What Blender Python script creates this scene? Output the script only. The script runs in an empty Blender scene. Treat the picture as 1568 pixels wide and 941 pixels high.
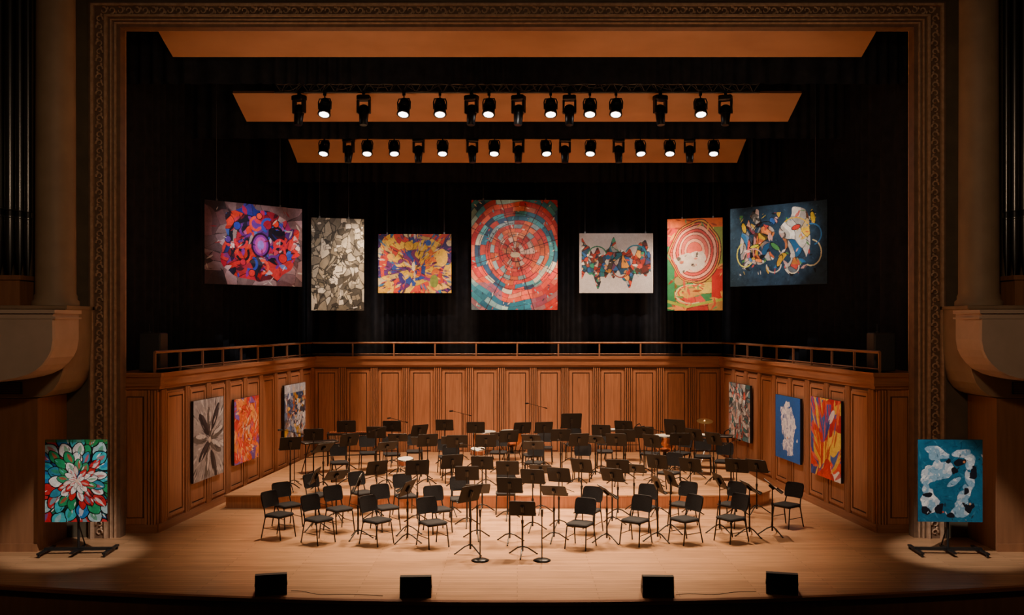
import bpy, math, random
import numpy as np
from mathutils import Vector, Matrix
random.seed(7)
pi=math.pi
scene=bpy.context.scene

# ------------------------------------------------------------------ helpers
class MB:
    def __init__(s): s.v=[];s.f=[];s.m=[];s.s=[]
    def add(s,vs,fs,mat=0,sm=False,M=None):
        o=len(s.v)
        for p in vs:
            p=Vector(p)
            if M is not None: p=M@p
            s.v.append((p.x,p.y,p.z))
        for f in fs:
            s.f.append([i+o for i in f]); s.m.append(mat); s.s.append(sm)
    def box(s,x0,x1,y0,y1,z0,z1,mat=0,M=None):
        vs=[(x0,y0,z0),(x1,y0,z0),(x1,y1,z0),(x0,y1,z0),(x0,y0,z1),(x1,y0,z1),(x1,y1,z1),(x0,y1,z1)]
        s.add(vs,[(0,3,2,1),(4,5,6,7),(0,1,5,4),(1,2,6,5),(2,3,7,6),(3,0,4,7)],mat,False,M)
    def cyl(s,p0,p1,r0,r1=None,mat=0,n=8,M=None,cap=True,mcap=None):
        if r1 is None: r1=r0
        p0=Vector(p0);p1=Vector(p1);d=(p1-p0).normalized()
        a=d.orthogonal().normalized();b=d.cross(a)
        vs=[]
        for p,r in((p0,r0),(p1,r1)):
            for i in range(n):
                t=2*pi*i/n; vs.append(p+a*(r*math.cos(t))+b*(r*math.sin(t)))
        s.add(vs,[(i,(i+1)%n,n+(i+1)%n,n+i) for i in range(n)],mat,True,M)
        if cap:
            s.add(vs[:n],[tuple(range(n-1,-1,-1))],mat,False,M)
            s.add(vs[n:],[tuple(range(n))],mat if mcap is None else mcap,False,M)
    def path(s,pts,r,mat=0,n=6,M=None,closed=False):
        pts=[Vector(p) for p in pts];N=len(pts);vs=[]
        ref=None
        for i,p in enumerate(pts):
            if closed: d=pts[(i+1)%N]-pts[i-1]
            else: d=pts[min(i+1,N-1)]-pts[max(i-1,0)]
            d.normalize()
            if ref is None: a=d.orthogonal().normalized()
            else:
                a=ref-d*ref.dot(d); a.normalize()
            ref=a;b=d.cross(a)
            rr=r[i] if isinstance(r,(list,tuple)) else r
            for k in range(n):
                t=2*pi*k/n; vs.append(p+a*(rr*math.cos(t))+b*(rr*math.sin(t)))
        fs=[]
        for i in range(N if closed else N-1):
            j=(i+1)%N
            for k in range(n):
                fs.append((i*n+k,i*n+(k+1)%n,j*n+(k+1)%n,j*n+k))
        if not closed:
            fs.append(tuple(range(n-1,-1,-1))); fs.append(tuple((N-1)*n+k for k in range(n)))
        s.add(vs,fs,mat,True,M)
    def lathe(s,prof,mat=0,n=24,M=None):
        vs=[];N=len(prof)
        for (r,z) in prof:
            for k in range(n):
                t=2*pi*k/n; vs.append((r*math.cos(t),r*math.sin(t),z))
        fs=[(i*n+k,i*n+(k+1)%n,(i+1)*n+(k+1)%n,(i+1)*n+k) for i in range(N-1) for k in range(n)]
        s.add(vs,fs,mat,True,M)
        s.add([(prof[0][0]*math.cos(2*pi*k/n),prof[0][0]*math.sin(2*pi*k/n),prof[0][1]) for k in range(n)],[tuple(range(n-1,-1,-1))],mat,False,M)
        s.add([(prof[-1][0]*math.cos(2*pi*k/n),prof[-1][0]*math.sin(2*pi*k/n),prof[-1][1]) for k in range(n)],[tuple(range(n))],mat,False,M)
    def slab(s,poly,z0,z1,mat=0,M=None,bev=0.01):
        cx=sum(p[0] for p in poly)/len(poly);cy=sum(p[1] for p in poly)/len(poly)
        w=max(abs(p[0]-cx) for p in poly);h=max(abs(p[1]-cy) for p in poly)
        kx=1-bev/w;ky=1-bev/h
        ins=[(cx+(p[0]-cx)*kx,cy+(p[1]-cy)*ky) for p in poly]
        n=len(poly);vs=[(p[0],p[1],z0) for p in ins]+[(p[0],p[1],z0+bev) for p in poly]+[(p[0],p[1],z1-bev) for p in poly]+[(p[0],p[1],z1) for p in ins]
        fs=[(i*n+k,i*n+(k+1)%n,(i+1)*n+(k+1)%n,(i+1)*n+k) for i in range(3) for k in range(n)]
        fs.append(tuple(range(n-1,-1,-1)));fs.append(tuple(3*n+k for k in range(n)))
        s.add(vs,fs,mat,False,M)
    def mesh(s,name,mats):
        me=bpy.data.meshes.new(name)
        me.from_pydata(s.v,[],s.f)
        for m in mats: me.materials.append(m)
        me.polygons.foreach_set('material_index',s.m)
        me.polygons.foreach_set('use_smooth',s.s)
        me.update()
        return me
def place(name,me,loc=(0,0,0),rz=0,scale=1):
    o=bpy.data.objects.new(name,me); scene.collection.objects.link(o)
    o.location=loc;o.rotation_euler=(0,0,rz);o.scale=(scale,)*3
    return o
def rrect(w,h,r,n=5):
    pts=[]
    for cx,cy,a0 in((w/2-r,h/2-r,0),(-w/2+r,h/2-r,pi/2),(-w/2+r,-h/2+r,pi),(w/2-r,-h/2+r,1.5*pi)):
        for i in range(n):
            a=a0+pi/2*i/(n-1);pts.append((cx+r*math.cos(a),cy+r*math.sin(a)))
    return pts
RX90=Matrix.Rotation(pi/2,4,'X')

# ------------------------------------------------------------------ materials
def mat(name,col,rough=0.5,metal=0,spec=0.5,emit=None,es=0):
    m=bpy.data.materials.new(name);m.use_nodes=True
    b=m.node_tree.nodes['Principled BSDF']
    b.inputs['Base Color'].default_value=(*col,1);b.inputs['Roughness'].default_value=rough
    b.inputs['Metallic'].default_value=metal;b.inputs['Specular IOR Level'].default_value=spec
    if emit: 
        b.inputs['Emission Color'].default_value=(*emit,1);b.inputs['Emission Strength'].default_value=es
    return m
def noisy(name,c1,c2,scale=(1,1,1),nscale=4,rough=0.5,metal=0,bump=0.0,spec=0.5,detail=6):
    m=mat(name,c1,rough,metal,spec);nt=m.node_tree;N=nt.nodes;L=nt.links;b=N['Principled BSDF']
    tc=N.new('ShaderNodeTexCoord');mp=N.new('ShaderNodeMapping');mp.inputs['Scale'].default_value=scale
    no=N.new('ShaderNodeTexNoise');no.inputs['Scale'].default_value=nscale;no.inputs['Detail'].default_value=detail
    cr=N.new('ShaderNodeValToRGB');cr.color_ramp.elements[0].color=(*c1,1);cr.color_ramp.elements[1].color=(*c2,1)
    cr.color_ramp.elements[0].position=0.3;cr.color_ramp.elements[1].position=0.7
    L.new(tc.outputs['Object'],mp.inputs['Vector']);L.new(mp.outputs['Vector'],no.inputs['Vector'])
    L.new(no.outputs['Fac'],cr.inputs['Fac']);L.new(cr.outputs['Color'],b.inputs['Base Color'])
    if bump:
        bp=N.new('ShaderNodeBump');bp.inputs['Strength'].default_value=bump;bp.inputs['Distance'].default_value=0.01
        L.new(no.outputs['Fac'],bp.inputs['Height']);L.new(bp.outputs['Normal'],b.inputs['Normal'])
    return m
M_wood=noisy('shell_wood',(0.33,0.128,0.058),(0.49,0.205,0.098),(14,14,0.7),2.2,0.38,bump=0.05)
M_wood_shade=noisy('shell_wood_groove_shade',(0.05,0.017,0.008),(0.08,0.028,0.013),(14,14,0.7),2.2,0.5)  # darkened wood: shade painted into the gaps between reeds and around panels
M_cornice=noisy('cornice_wood',(0.26,0.10,0.045),(0.38,0.155,0.072),(0.7,3,14),2.2,0.38)
M_cloud=noisy('reflector_wood',(0.42,0.20,0.105),(0.50,0.25,0.135),(0.5,1,1),2,0.55)
M_plaster=noisy('house_plaster',(0.10,0.075,0.045),(0.14,0.10,0.06),(1,1,1),3,0.8)
M_cream=noisy('balcony_cream',(0.50,0.36,0.27),(0.58,0.42,0.32),(1,1,1),3,0.55)
M_column=noisy('column_plaster',(0.27,0.18,0.11),(0.33,0.225,0.14),(1,1,1),3,0.6)
M_lower=noisy('house_wood',(0.24,0.105,0.05),(0.32,0.14,0.065),(6,6,0.6),2,0.5)
M_gold=noisy('gilded_frame',(0.42,0.25,0.15),(0.62,0.40,0.26),(1,1,1),12,0.45,0.1,bump=0.3)
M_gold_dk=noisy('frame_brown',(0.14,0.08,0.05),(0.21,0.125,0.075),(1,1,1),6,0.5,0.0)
M_black=mat('matte_black',(0.012,0.012,0.013),0.45)
M_metal=mat('black_metal',(0.008,0.008,0.009),0.35,0.0,0.4)
M_desk=mat('desk_black',(0.006,0.006,0.007),0.5,0.0,0.25)
M_fabric=noisy('black_fabric',(0.006,0.006,0.008),(0.013,0.013,0.017),(1,1,1),60,0.8,spec=0.3)
M_curtain=noisy('black_velvet',(0.012,0.013,0.018),(0.022,0.023,0.030),(1,1,1),5,0.9,spec=0.15)
M_void=mat('stage_black',(0.004,0.004,0.004),0.95,spec=0.05)
M_pipe=noisy('organ_pipe_metal',(0.10,0.10,0.10),(0.16,0.155,0.15),(1,1,0.2),3,0.28,0.9)
M_rail=mat('brass_rail',(0.34,0.165,0.095),0.4,0.4)
M_lens=mat('lamp_lens',(1,1,1),0.2,emit=(1.0,0.95,0.9),es=12)
M_paper=mat('sheet_paper',(0.75,0.72,0.66),0.7)
M_drumhead=mat('drum_head',(0.55,0.50,0.42),0.5)
M_chrome=mat('chrome',(0.5,0.5,0.5),0.2,0.95)
M_redshell=mat('drum_shell',(0.25,0.07,0.03),0.25)
M_grille=noisy('speaker_grille',(0.015,0.015,0.015),(0.04,0.04,0.04),(1,1,1),150,0.6)
M_spk=mat('speaker_box',(0.035,0.033,0.032),0.5)
M_cable=mat('cable',(0.02,0.02,0.02),0.5)
M_wire=mat('steel_wire',(0.12,0.12,0.13),0.4,0.6)
M_wire2=mat('truss_metal',(0.05,0.045,0.04),0.45,0.2)
M_copper=mat('copper',(0.50,0.20,0.10),0.3,0.9)
M_brass=mat('brass',(0.55,0.35,0.14),0.3,0.9)
def floor_mat():
    m=mat('stage_planks',(0.5,0.3,0.15),0.36);nt=m.node_tree;N=nt.nodes;L=nt.links;b=N['Principled BSDF']
    tc=N.new('ShaderNodeTexCoord')
    br=N.new('ShaderNodeTexBrick');br.inputs['Scale'].default_value=1.0
    br.inputs['Brick Width'].default_value=2.4;br.inputs['Row Height'].default_value=0.11;br.inputs['Mortar Size'].default_value=0.004
    br.inputs['Color1'].default_value=(0.60,0.325,0.165,1);br.inputs['Color2'].default_value=(0.45,0.24,0.118,1);br.inputs['Mortar'].default_value=(0.22,0.11,0.05,1)
    L.new(tc.outputs['Object'],br.inputs['Vector'])
    mp=N.new('ShaderNodeMapping');mp.inputs['Scale'].default_value=(0.6,9,1)
    no=N.new('ShaderNodeTexNoise');no.inputs['Scale'].default_value=3;no.inputs['Detail'].default_value=8
    L.new(tc.outputs['Object'],mp.inputs['Vector']);L.new(mp.outputs['Vector'],no.inputs['Vector'])
    mx=N.new('ShaderNodeMix');mx.data_type='RGBA';mx.blend_type='MULTIPLY'
    cr=N.new('ShaderNodeValToRGB');cr.color_ramp.elements[0].color=(0.68,0.66,0.64,1);cr.color_ramp.elements[0].position=0.3;cr.color_ramp.elements[1].color=(1.1,1.1,1.1,1);cr.color_ramp.elements[1].position=0.7
    L.new(no.outputs['Fac'],cr.inputs['Fac']);mx.inputs['Factor'].default_value=0.9
    L.new(br.outputs['Color'],mx.inputs['A']);L.new(cr.outputs['Color'],mx.inputs['B']);L.new(mx.outputs['Result'],b.inputs['Base Color'])
    return m
M_floor=floor_mat()
def canvas_mat():
    m=mat('painted_canvas',(0.5,0.5,0.5),0.5,spec=0.3);nt=m.node_tree;N=nt.nodes;L=nt.links;b=N['Principled BSDF']
    at=N.new('ShaderNodeAttribute');at.attribute_name='paint'
    no=N.new('ShaderNodeTexNoise');no.inputs['Scale'].default_value=35;tc=N.new('ShaderNodeTexCoord')
    L.new(tc.outputs['Object'],no.inputs['Vector'])
    mr=N.new('ShaderNodeMapRange');mr.inputs['To Min'].default_value=0.75;mr.inputs['To Max'].default_value=1.2
    L.new(no.outputs['Fac'],mr.inputs['Value'])
    mx=N.new('ShaderNodeMix');mx.data_type='RGBA';mx.blend_type='MULTIPLY';mx.inputs['Factor'].default_value=1
    L.new(at.outputs['Color'],mx.inputs['A']);L.new(mr.outputs['Result'],mx.inputs['B']);L.new(mx.outputs['Result'],b.inputs['Base Color'])
    bp=N.new('ShaderNodeBump');bp.inputs['Strength'].default_value=0.15;bp.inputs['Distance'].default_value=0.004
    L.new(no.outputs['Fac'],bp.inputs['Height']);L.new(bp.outputs['Normal'],b.inputs['Normal'])
    return m
M_canvas=canvas_mat()

# ------------------------------------------------------------------ camera
cam=bpy.data.cameras.new('camera');co=bpy.data.objects.new('camera',cam);scene.collection.objects.link(co)
co.location=(0,0,4);co.rotation_euler=(pi/2,0,0);cam.lens=32.85;cam.sensor_width=36
cam.shift_x=-0.0051;cam.shift_y=0.0169;cam.clip_end=200
scene.camera=co

# ------------------------------------------------------------------ stage floor
R=38.0
def fy(x): return 13.6+R-math.sqrt(R*R-x*x)
mb=MB()
xs=[-10.5+21*i/60 for i in range(61)]
vs=[(x,fy(x),0) for x in xs]+[(x,30.0,0) for x in xs]
n=61
mb.add(vs,[(i,i+1,n+i+1,n+i) for i in range(60)],0)
place('floor',mb.mesh('floor',[M_floor]))
mb=MB()
def strip(prof,mt):
    vs=[];k=len(prof)
    for x in xs:
        for dy,z in prof: vs.append((x,fy(x)+dy,z))
    mb.add(vs,[(i*k+j,(i+1)*k+j,(i+1)*k+j+1,i*k+j+1) for i in range(60) for j in range(k-1)],mt)
strip([(0.0,0.0),(-0.04,0.004),(-0.07,-0.015),(-0.07,-0.07),(-0.03,-0.09)],0)
strip([(-0.03,-0.09),(0.03,-0.11),(0.03,-1.4)],1)
place('trim_1',mb.mesh('stage_lip',[M_cornice,M_lower]))
mb=MB();mb.box(-14,14,-3,16,-1.5,-1.4);place('floor_auditorium',mb.mesh('floor_auditorium',[M_void]))

# riser
mb=MB()
P=[(-6.36,20.4),(4.6,20.4)]+[(4.6+1.2*math.sin(a),21.6-1.2*math.cos(a)) for a in [0.2,0.5,0.8,1.1,1.4]]+[(5.78,27.3),(-5.78,27.3)]
k=len(P)
mb.add([(x,y,0) for x,y in P]+[(x,y,0.25) for x,y in P],[(i,(i+1)%k,k+(i+1)%k,k+i) for i in range(k)],1)
P2=[(x+(0.03 if x>0 else -0.03),y-(0.03 if y<23 else 0)) for x,y in P]
mb.add([(x,y,0.25) for x,y in P2]+[(x,y,0.285) for x,y in P2],[(i,(i+1)%k,k+(i+1)%k,k+i) for i in range(k)]+[tuple(range(k,2*k))]+[tuple(range(k-1,-1,-1))],0)
place('stage_riser',mb.mesh('stage_riser',[M_floor,M_wood]))

# ------------------------------------------------------------------ orchestra shell walls
H=3.08
def reeds(b,xc0,L,y=0):
    b.box(max(0,xc0-0.115),min(L,xc0+0.115),y-0.006,y,0.16,2.74,2)  # dark backing strip, painted shade between the reeds
    for j in range(4):
        xc=xc0+(j-1.5)*0.056
        if 0.02<xc<L-0.02: b.box(xc-0.016,xc+0.016,y-0.045,y-0.004,0.16,2.74,0)
def shell(L,pitch,start,npan,xoff0=0,xoff1=0):
    b=MB()
    b.box(0,L,0,0.3,0,2.8,0)
    b.box(-xoff0,L+xoff1,-0.05,0.34,2.76,2.82,1)
    b.box(-xoff0,L+xoff1,-0.09,0.38,2.82,3.00,1)
    b.box(-xoff0,L+xoff1,-0.13,0.42,3.00,3.08,1)
    b.box(0,L,-0.04,0,0,0.16,1)
    b.box(0,L,-0.008,0,2.70,2.76,2)
    for i in range(npan):
        x0=start+i*pitch; pw=pitch-0.24
        reeds(b,x0-0.12,L)
        if x0+pw<=L:
            b.box(x0+0.075,x0+pw-0.075,-0.004,0,0.25,2.63,2)  # dark sheet painted as the shadow line around the raised field
            b.box(x0+0.03,x0+0.09,-0.035,0,0.22,2.66,0);b.box(x0+pw-0.09,x0+pw-0.03,-0.035,0,0.22,2.66,0)
            b.box(x0+0.09,x0+pw-0.09,-0.035,0,2.60,2.66,0);b.box(x0+0.09,x0+pw-0.09,-0.035,0,0.22,0.28,0)
            b.box(x0+0.115,x0+pw-0.115,-0.02,0,0.31,2.57,0)
    reeds(b,start+npan*pitch-0.12,L)
    return b
SM=[M_wood,M_cornice,M_wood_shade]
b=shell(12.0,0.935,(12.0-13*0.935)/2+0.12,13)
place('wall_back',b.mesh('wall_back',SM),(-6.0,27.5,0))
A=math.atan2(9.5,0.94);LS=math.hypot(9.5,0.94)
b=shell(LS,1.02,0.34,9);place('wall_left',b.mesh('wall_left',SM),(-6.94,18.0,0),A)
b=shell(LS,1.02,0.30,9);place('wall_right',b.mesh('wall_right',SM),(6.0,27.5,0),-A)
for sgn,nm in((-1,'wall_return_left'),(1,'wall_return_right')):
    b=MB()
    xa,xb=(-7.78,-6.93) if sgn<0 else (6.93,7.78)
    b.box(xa,xb,18.0,19.9,0,2.8,0)
    e0=0 if sgn<0 else 0.12; e1=0.12 if sgn<0 else 0
    b.box(xa-e0*0.5,xb+e1*0.5,17.95,19.9,2.76,2.82,1);b.box(xa-e0*0.75,xb+e1*0.75,17.91,19.9,2.82,3.0,1);b.box(xa-e0,xb+e1,17.87,19.9,3.0,3.08,1)
    b.box(xa,xb,17.96,18.0,0,0.16,1)
    for base in (xa+0.12,xb-0.12):
        b.box(base-0.11,base+0.11,17.99,18.0,0.16,2.74,2)
        for j in range(4): 
            xc=base+(j-1.5)*0.056; b.box(xc-0.017,xc+0.017,17.955,17.99,0.16,2.74,0)
    b.box(xa+0.26,xb-0.26,17.99,18.0,0.28,2.62,2)
    b.box(xa+0.28,xb-0.28,17.97,17.99,0.3,2.6,0)
    place(nm,b.mesh(nm,SM))

# ------------------------------------------------------------------ railing
mb=MB()
ztop=3.47
pl=[(-7.0,18.05),(-6.06,27.56),(6.06,27.56),(7.0,18.05)]
for z,r in((ztop,0.030),(3.14,0.015)):
    for a_,b_ in zip(pl[:-1],pl[1:]): mb.cyl((*a_,z),(*b_,z),r,mat=0)
for (a_,b_),nn in zip(zip(pl[:-1],pl[1:]),(9,10,9)):
    for i in range(nn+1):
        t=i/nn;x=a_[0]+(b_[0]-a_[0])*t;y=a_[1]+(b_[1]-a_[1])*t
        mb.box(x-0.022,x+0.022,y-0.022,y+0.022,3.08,ztop,0)
place('railing',mb.mesh('railing',[M_rail]))

# ------------------------------------------------------------------ curtains
def curtain(name,p0,p1,z0,z1,fold=0.32,amp=0.10,seed=1):
    rnd=random.Random(seed)
    L=math.hypot(p1[0]-p0[0],p1[1]-p0[1]);d=((p1[0]-p0[0])/L,(p1[1]-p0[1])/L);nrm=(-d[1],d[0])
    n=int(L/0.025);vs=[];ph=0;off=[]
    for i in range(n+1):
        ph+=2*pi*(L/n)/fold*(1+0.5*math.sin(i*0.013*3+seed)+0.25*rnd.uniform(-1,1))
        off.append(amp*math.sin(ph)*(0.75+0.25*math.sin(i*0.05)))
    for z,kk in((z0,1.1),((z0+z1)/2,1.0),(z1,0.7)):
        for i in range(n+1):
            t=i/n*L;vs.append((p0[0]+d[0]*t+nrm[0]*off[i]*kk,p0[1]+d[1]*t+nrm[1]*off[i]*kk,z))
    m=n+1
    mb=MB();mb.add(vs,[(j*m+i,j*m+i+1,(j+1)*m+i+1,(j+1)*m+i) for j in range(2) for i in range(n)],0,True)
    place(name,mb.mesh(name,[M_curtain]))
curtain('stage_curtain',(-7.6,28.6),(7.6,28.6),0.02,12.4,seed=1,amp=0.14,fold=0.36)
curtain('stage_curtain',(-8.5,18.6),(-7.4,28.5),0.02,12.4,seed=3,fold=0.4)
curtain('stage_curtain',(7.4,28.5),(8.5,18.6),0.02,12.4,seed=5,fold=0.4)
curtain('curtain_border',(-8.2,19.5),(8.2,19.5),9.02,12.4,seed=8,amp=0.05)
curtain('curtain_border',(-7.9,22.6),(7.9,22.6),8.5,12.4,seed=9,amp=0.05)
curtain('curtain_border',(-7.5,26.6),(7.5,26.6),8.05,12.4,seed=10,amp=0.05)
mb=MB();mb.box(-10.5,10.5,17.6,30,12.5,12.7);place('ceiling',mb.mesh('ceiling',[M_void]))
mb=MB();mb.box(-10.5,10.5,30,30.2,0,12.5);place('wall_stage_back',mb.mesh('wall_stage_back',[M_void]))
for s_,nm in((-1,'wall_stage_left'),(1,'wall_stage_right')):
    mb=MB();mb.box(min(10.5*s_,10.7*s_),max(10.5*s_,10.7*s_),17.6,30,0,12.5);place(nm,mb.mesh(nm,[M_void]))

# ------------------------------------------------------------------ acoustic reflectors
def cloud(hw,yf,zf,yb,zb):
    mb=MB();n=10;vs=[];th=0.06
    for i in range(n+1):
        t=i/n;y=yf+(yb-yf)*t;z=zf+(zb-zf)*t-0.10*math.sin(pi*t)*0.6
        w=hw+0.12*(1-t)**2
        for x in(-w,w): vs.append((x,y,z))
    top=[(x,y+0.04,z+th) for x,y,z in vs]
    V=vs+top;m=len(vs);fs=[]
    for i in range(n):
        a=2*i;fs+=[(a,a+2,a+3,a+1),(m+a,m+a+1,m+a+3,m+a+2),(a,m+a,m+a+2,a+2),(a+1,a+3,m+a+3,m+a+1)]
    fs+=[(0,1,m+1,m),(2*n,m+2*n,m+2*n+1,2*n+1)]
    mb.add(V,fs,0,False)
    for x in(-hw*0.6,hw*0.6): mb.cyl((x,(yf+yb)/2,(zf+zb)/2),(x,(yf+yb)/2,12.48),0.012,mat=1)
    place('acoustic_reflector',mb.mesh('acoustic_reflector',[M_cloud,M_metal]))
cloud(7.0,18.06,9.99,19.0,9.44)
cloud(6.40,21.4,9.30,22.1,8.80)
cloud(6.0,24.96,8.95,25.5,8.42)

# ------------------------------------------------------------------ proscenium
def ring(mb,h0,h1,z0,z1,y0,y1,mt):
    mb.box(-h1,-h0,y0,y1,0,z1,mt);mb.box(h0,h1,y0,y1,0,z1,mt);mb.box(-h0,h0,y0,y1,z0,z1,mt)
mb=MB();Z0=9.59;f=0.8
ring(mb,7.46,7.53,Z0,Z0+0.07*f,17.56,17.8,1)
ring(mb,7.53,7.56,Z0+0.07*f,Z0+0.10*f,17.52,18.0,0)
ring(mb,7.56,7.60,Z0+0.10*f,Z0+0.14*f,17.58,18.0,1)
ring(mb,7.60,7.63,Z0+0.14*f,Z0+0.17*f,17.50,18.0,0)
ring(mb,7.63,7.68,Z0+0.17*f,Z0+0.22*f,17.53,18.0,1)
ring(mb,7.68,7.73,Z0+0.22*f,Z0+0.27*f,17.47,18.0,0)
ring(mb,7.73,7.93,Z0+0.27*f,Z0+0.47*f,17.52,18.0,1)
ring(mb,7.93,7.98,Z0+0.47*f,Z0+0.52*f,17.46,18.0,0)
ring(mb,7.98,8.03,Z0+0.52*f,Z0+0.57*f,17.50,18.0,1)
def scroll(cx,cz,flip,vert):
    pts=[];r0=0.066
    for i in range(9):
        a=-0.6*pi+i/8*1.7*pi; r=r0*(1-0.5*i/8)
        u=r*math.cos(a);w=r*math.sin(a)*flip
        pts.append((cx+(w if vert else u),17.505,cz+(u if vert else w)))
    mb.path(pts,[0.021-0.0011*i for i in range(9)],0,5)
    u=0.075;w=-0.035*flip
    p=(cx+(w if vert else u),17.505,cz+(u if vert else w))
    mb.lathe([(0.004,-0.03),(0.02,-0.015),(0.026,0),(0.018,0.02),(0.003,0.035)],0,6,Matrix.Translation(p))
for sx in(-1,1):
    z=0.12;k=0
    while z<9.8: scroll(sx*7.83,z,1 if k%2 else -1,True);z+=0.155;k+=1
x=-7.75;k=0
while x<7.8: scroll(x,Z0+0.37*f,1 if k%2 else -1,False);x+=0.155;k+=1
place('proscenium_frame',mb.mesh('proscenium_frame',[M_gold,M_gold_dk]))
for s_,nm in((-1,'wall_proscenium_left'),(1,'wall_proscenium_right')):
    mb=MB();a,b_=sorted((8.03*s_,10.39*s_));mb.box(a,b_,17.6,18.0,0,12.5)
    place(nm,mb.mesh(nm,[M_plaster]))
    mb=MB();a,b_=sorted((10.42*s_,10.7*s_));mb.box(a,b_,2,17.58,-1.4,12.5);place(nm.replace('proscenium','house'),mb.mesh(nm,[M_plaster]))
mb=MB();mb.box(-8.03,8.03,17.58,18.0,Z0+0.56*f,12.5);place('wall_proscenium_header',mb.mesh('wall_proscenium_header',[M_plaster]))

# side boxes / columns / pipes
for s_ in(-1,1):
    def prism(mb,poly,y0,y1,mt,bev):
        M=Matrix(((1,0,0,0),(0,0,1,0),(0,1,0,0),(0,0,0,1)))
        mb.slab([(s_*abs(px),pz) for px,pz in poly],y0,y1,mt,M,bev)
    mb=MB()
    bal=[(7.69,4.21),(7.69,3.75),(7.72,3.58),(7.78,3.45),(7.87,3.33),(7.98,3.23),(8.14,3.15),(8.31,3.10),(8.58,3.05),(9.2,3.02),(10.38,3.0),(10.38,4.21)]
    prism(mb,bal,15.5,16.43,0,0.05)
    a,b_=sorted((7.66*s_,10.38*s_));mb.box(a,b_,15.47,16.43,4.19,4.25,0)
    mb.box(a,b_,15.49,16.43,4.10,4.13,0)
    place('box_balcony',mb.mesh('box_balcony',[M_cream]))
    mb=MB()
    cor=[(7.95,4.33),(7.95,3.74),(7.97,3.4),(8.01,3.16),(8.08,2.97),(8.18,2.84),(8.29,2.76),(8.41,2.72),(8.64,2.71),(10.38,2.71),(10.38,4.33)]
    prism(mb,cor,16.47,17.57,0,0.03)
    a,b_=sorted((7.93*s_,10.38*s_));mb.box(a,b_,16.45,17.57,4.28,4.34,0)
    place('balcony_corbel',mb.mesh('balcony_corbel',[M_column]))
    mb=MB()
    mb.lathe([(0.40,4.345),(0.40,4.42),(0.36,4.46),(0.36,4.52),(0.34,4.56),(0.33,8),(0.32,12.5)],0,40,Matrix.Translation((8.36*s_,16.93,0)))
    place('column',mb.mesh('column',[M_column]))
    mb=MB()
    a,b_=sorted((8.47*s_,10.38*s_));mb.box(a,b_,16.5,17.57,0,2.70,0)
    mb.box(a,b_,16.47,16.5,0,0.14,0)
    place('wall_lower_'+('left' if s_<0 else 'right'),mb.mesh('wall_lower',[M_lower]))
    mb=MB()
    a,b_=sorted((8.72*s_,9.15*s_));mb.box(a,b_,16.435,16.468,2.78,3.0,0)
    for i in range(6):mb.box(a+0.02,b_-0.02,16.42,16.435,2.80+i*0.033,2.815+i*0.033,1)
    place('air_vent',mb.mesh('air_vent',[M_black,M_gold_dk]))
    mb=MB()
    a,b_=sorted((8.84*s_,10.38*s_));mb.box(a,b_,16.6,17.55,4.345,4.80,0);a,b_=sorted((8.80*s_,10.38*s_));mb.box(a,b_,16.56,17.55,4.80,4.88,0)
    place('organ_case',mb.mesh('organ_case',[M_lower]))
    mb=MB()
    for i,(xx,rr) in enumerate([(8.90,0.06),(9.05,0.075),(9.23,0.09),(9.43,0.1),(9.66,0.11),(9.9,0.12),(10.16,0.12)]):
        mo=6.0+0.02*i
        yy=17.0
        mb.lathe([(0.02,4.88),(rr,5.35),(rr,mo-0.08)],0,16,Matrix.Translation((xx*s_,yy,0)))
        mb.lathe([(rr,mo+0.05),(rr,12.4)],0,16,Matrix.Translation((xx*s_,yy,0)))
        mb.lathe([(rr*0.8,mo-0.08),(rr*0.8,mo+0.05)],1,12,Matrix.Translation((xx*s_,yy,0)))
        for zz in(mo-0.08,mo+0.06): mb.lathe([(rr*1.1,zz-0.02),(rr*1.15,zz),(rr*1.1,zz+0.02)],0,16,Matrix.Translation((xx*s_,yy,0)))
    place('organ_pipes',mb.mesh('organ_pipes',[M_pipe,M_black]))

# ------------------------------------------------------------------ truss and stage lights
def truss(y,z,hw,name='lighting_truss'):
    mb=MB()
    ch=[(y-0.13,z+0.11),(y+0.13,z+0.11),(y,z-0.11)]
    for yy,zz in ch: mb.cyl((-hw,yy,zz),(hw,yy,zz),0.024,mat=0)
    n=int(hw*2/0.3);
    for i in range(n):
        x0=-hw+i*2*hw/n;x1=x0+2*hw/n;xm=(x0+x1)/2
        for a_ in(0,1):
            mb.cyl((x0,*ch[a_]),(xm,*ch[2]),0.010,n=5);mb.cyl((xm,*ch[2]),(x1,*ch[a_]),0.010,n=5)
        mb.cyl((x0,*ch[0]),(x1,*ch[1]),0.010,n=5)
    rnd=random.Random(int(y*10))
    x=-hw
    while x<hw-0.7:
        w=rnd.uniform(0.5,1.1);dd=rnd.uniform(0.08,0.22)
        mb.path([(x+w*t/8,y-0.15,z+0.08-dd*math.sin(pi*t/8)) for t in range(9)],0.010,1,5);x+=w
    for x in(-hw*0.7,0,hw*0.7): mb.cyl((x,y,z+0.1),(x,y,12.48),0.015)
    place(name,mb.mesh(name,[M_wire2,M_cable]))
TY1,TZ1=20.8,9.28;TY2,TZ2=24.0,8.98
truss(TY1,TZ1,5.4);truss(TY2,TZ2,5.3)
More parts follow.
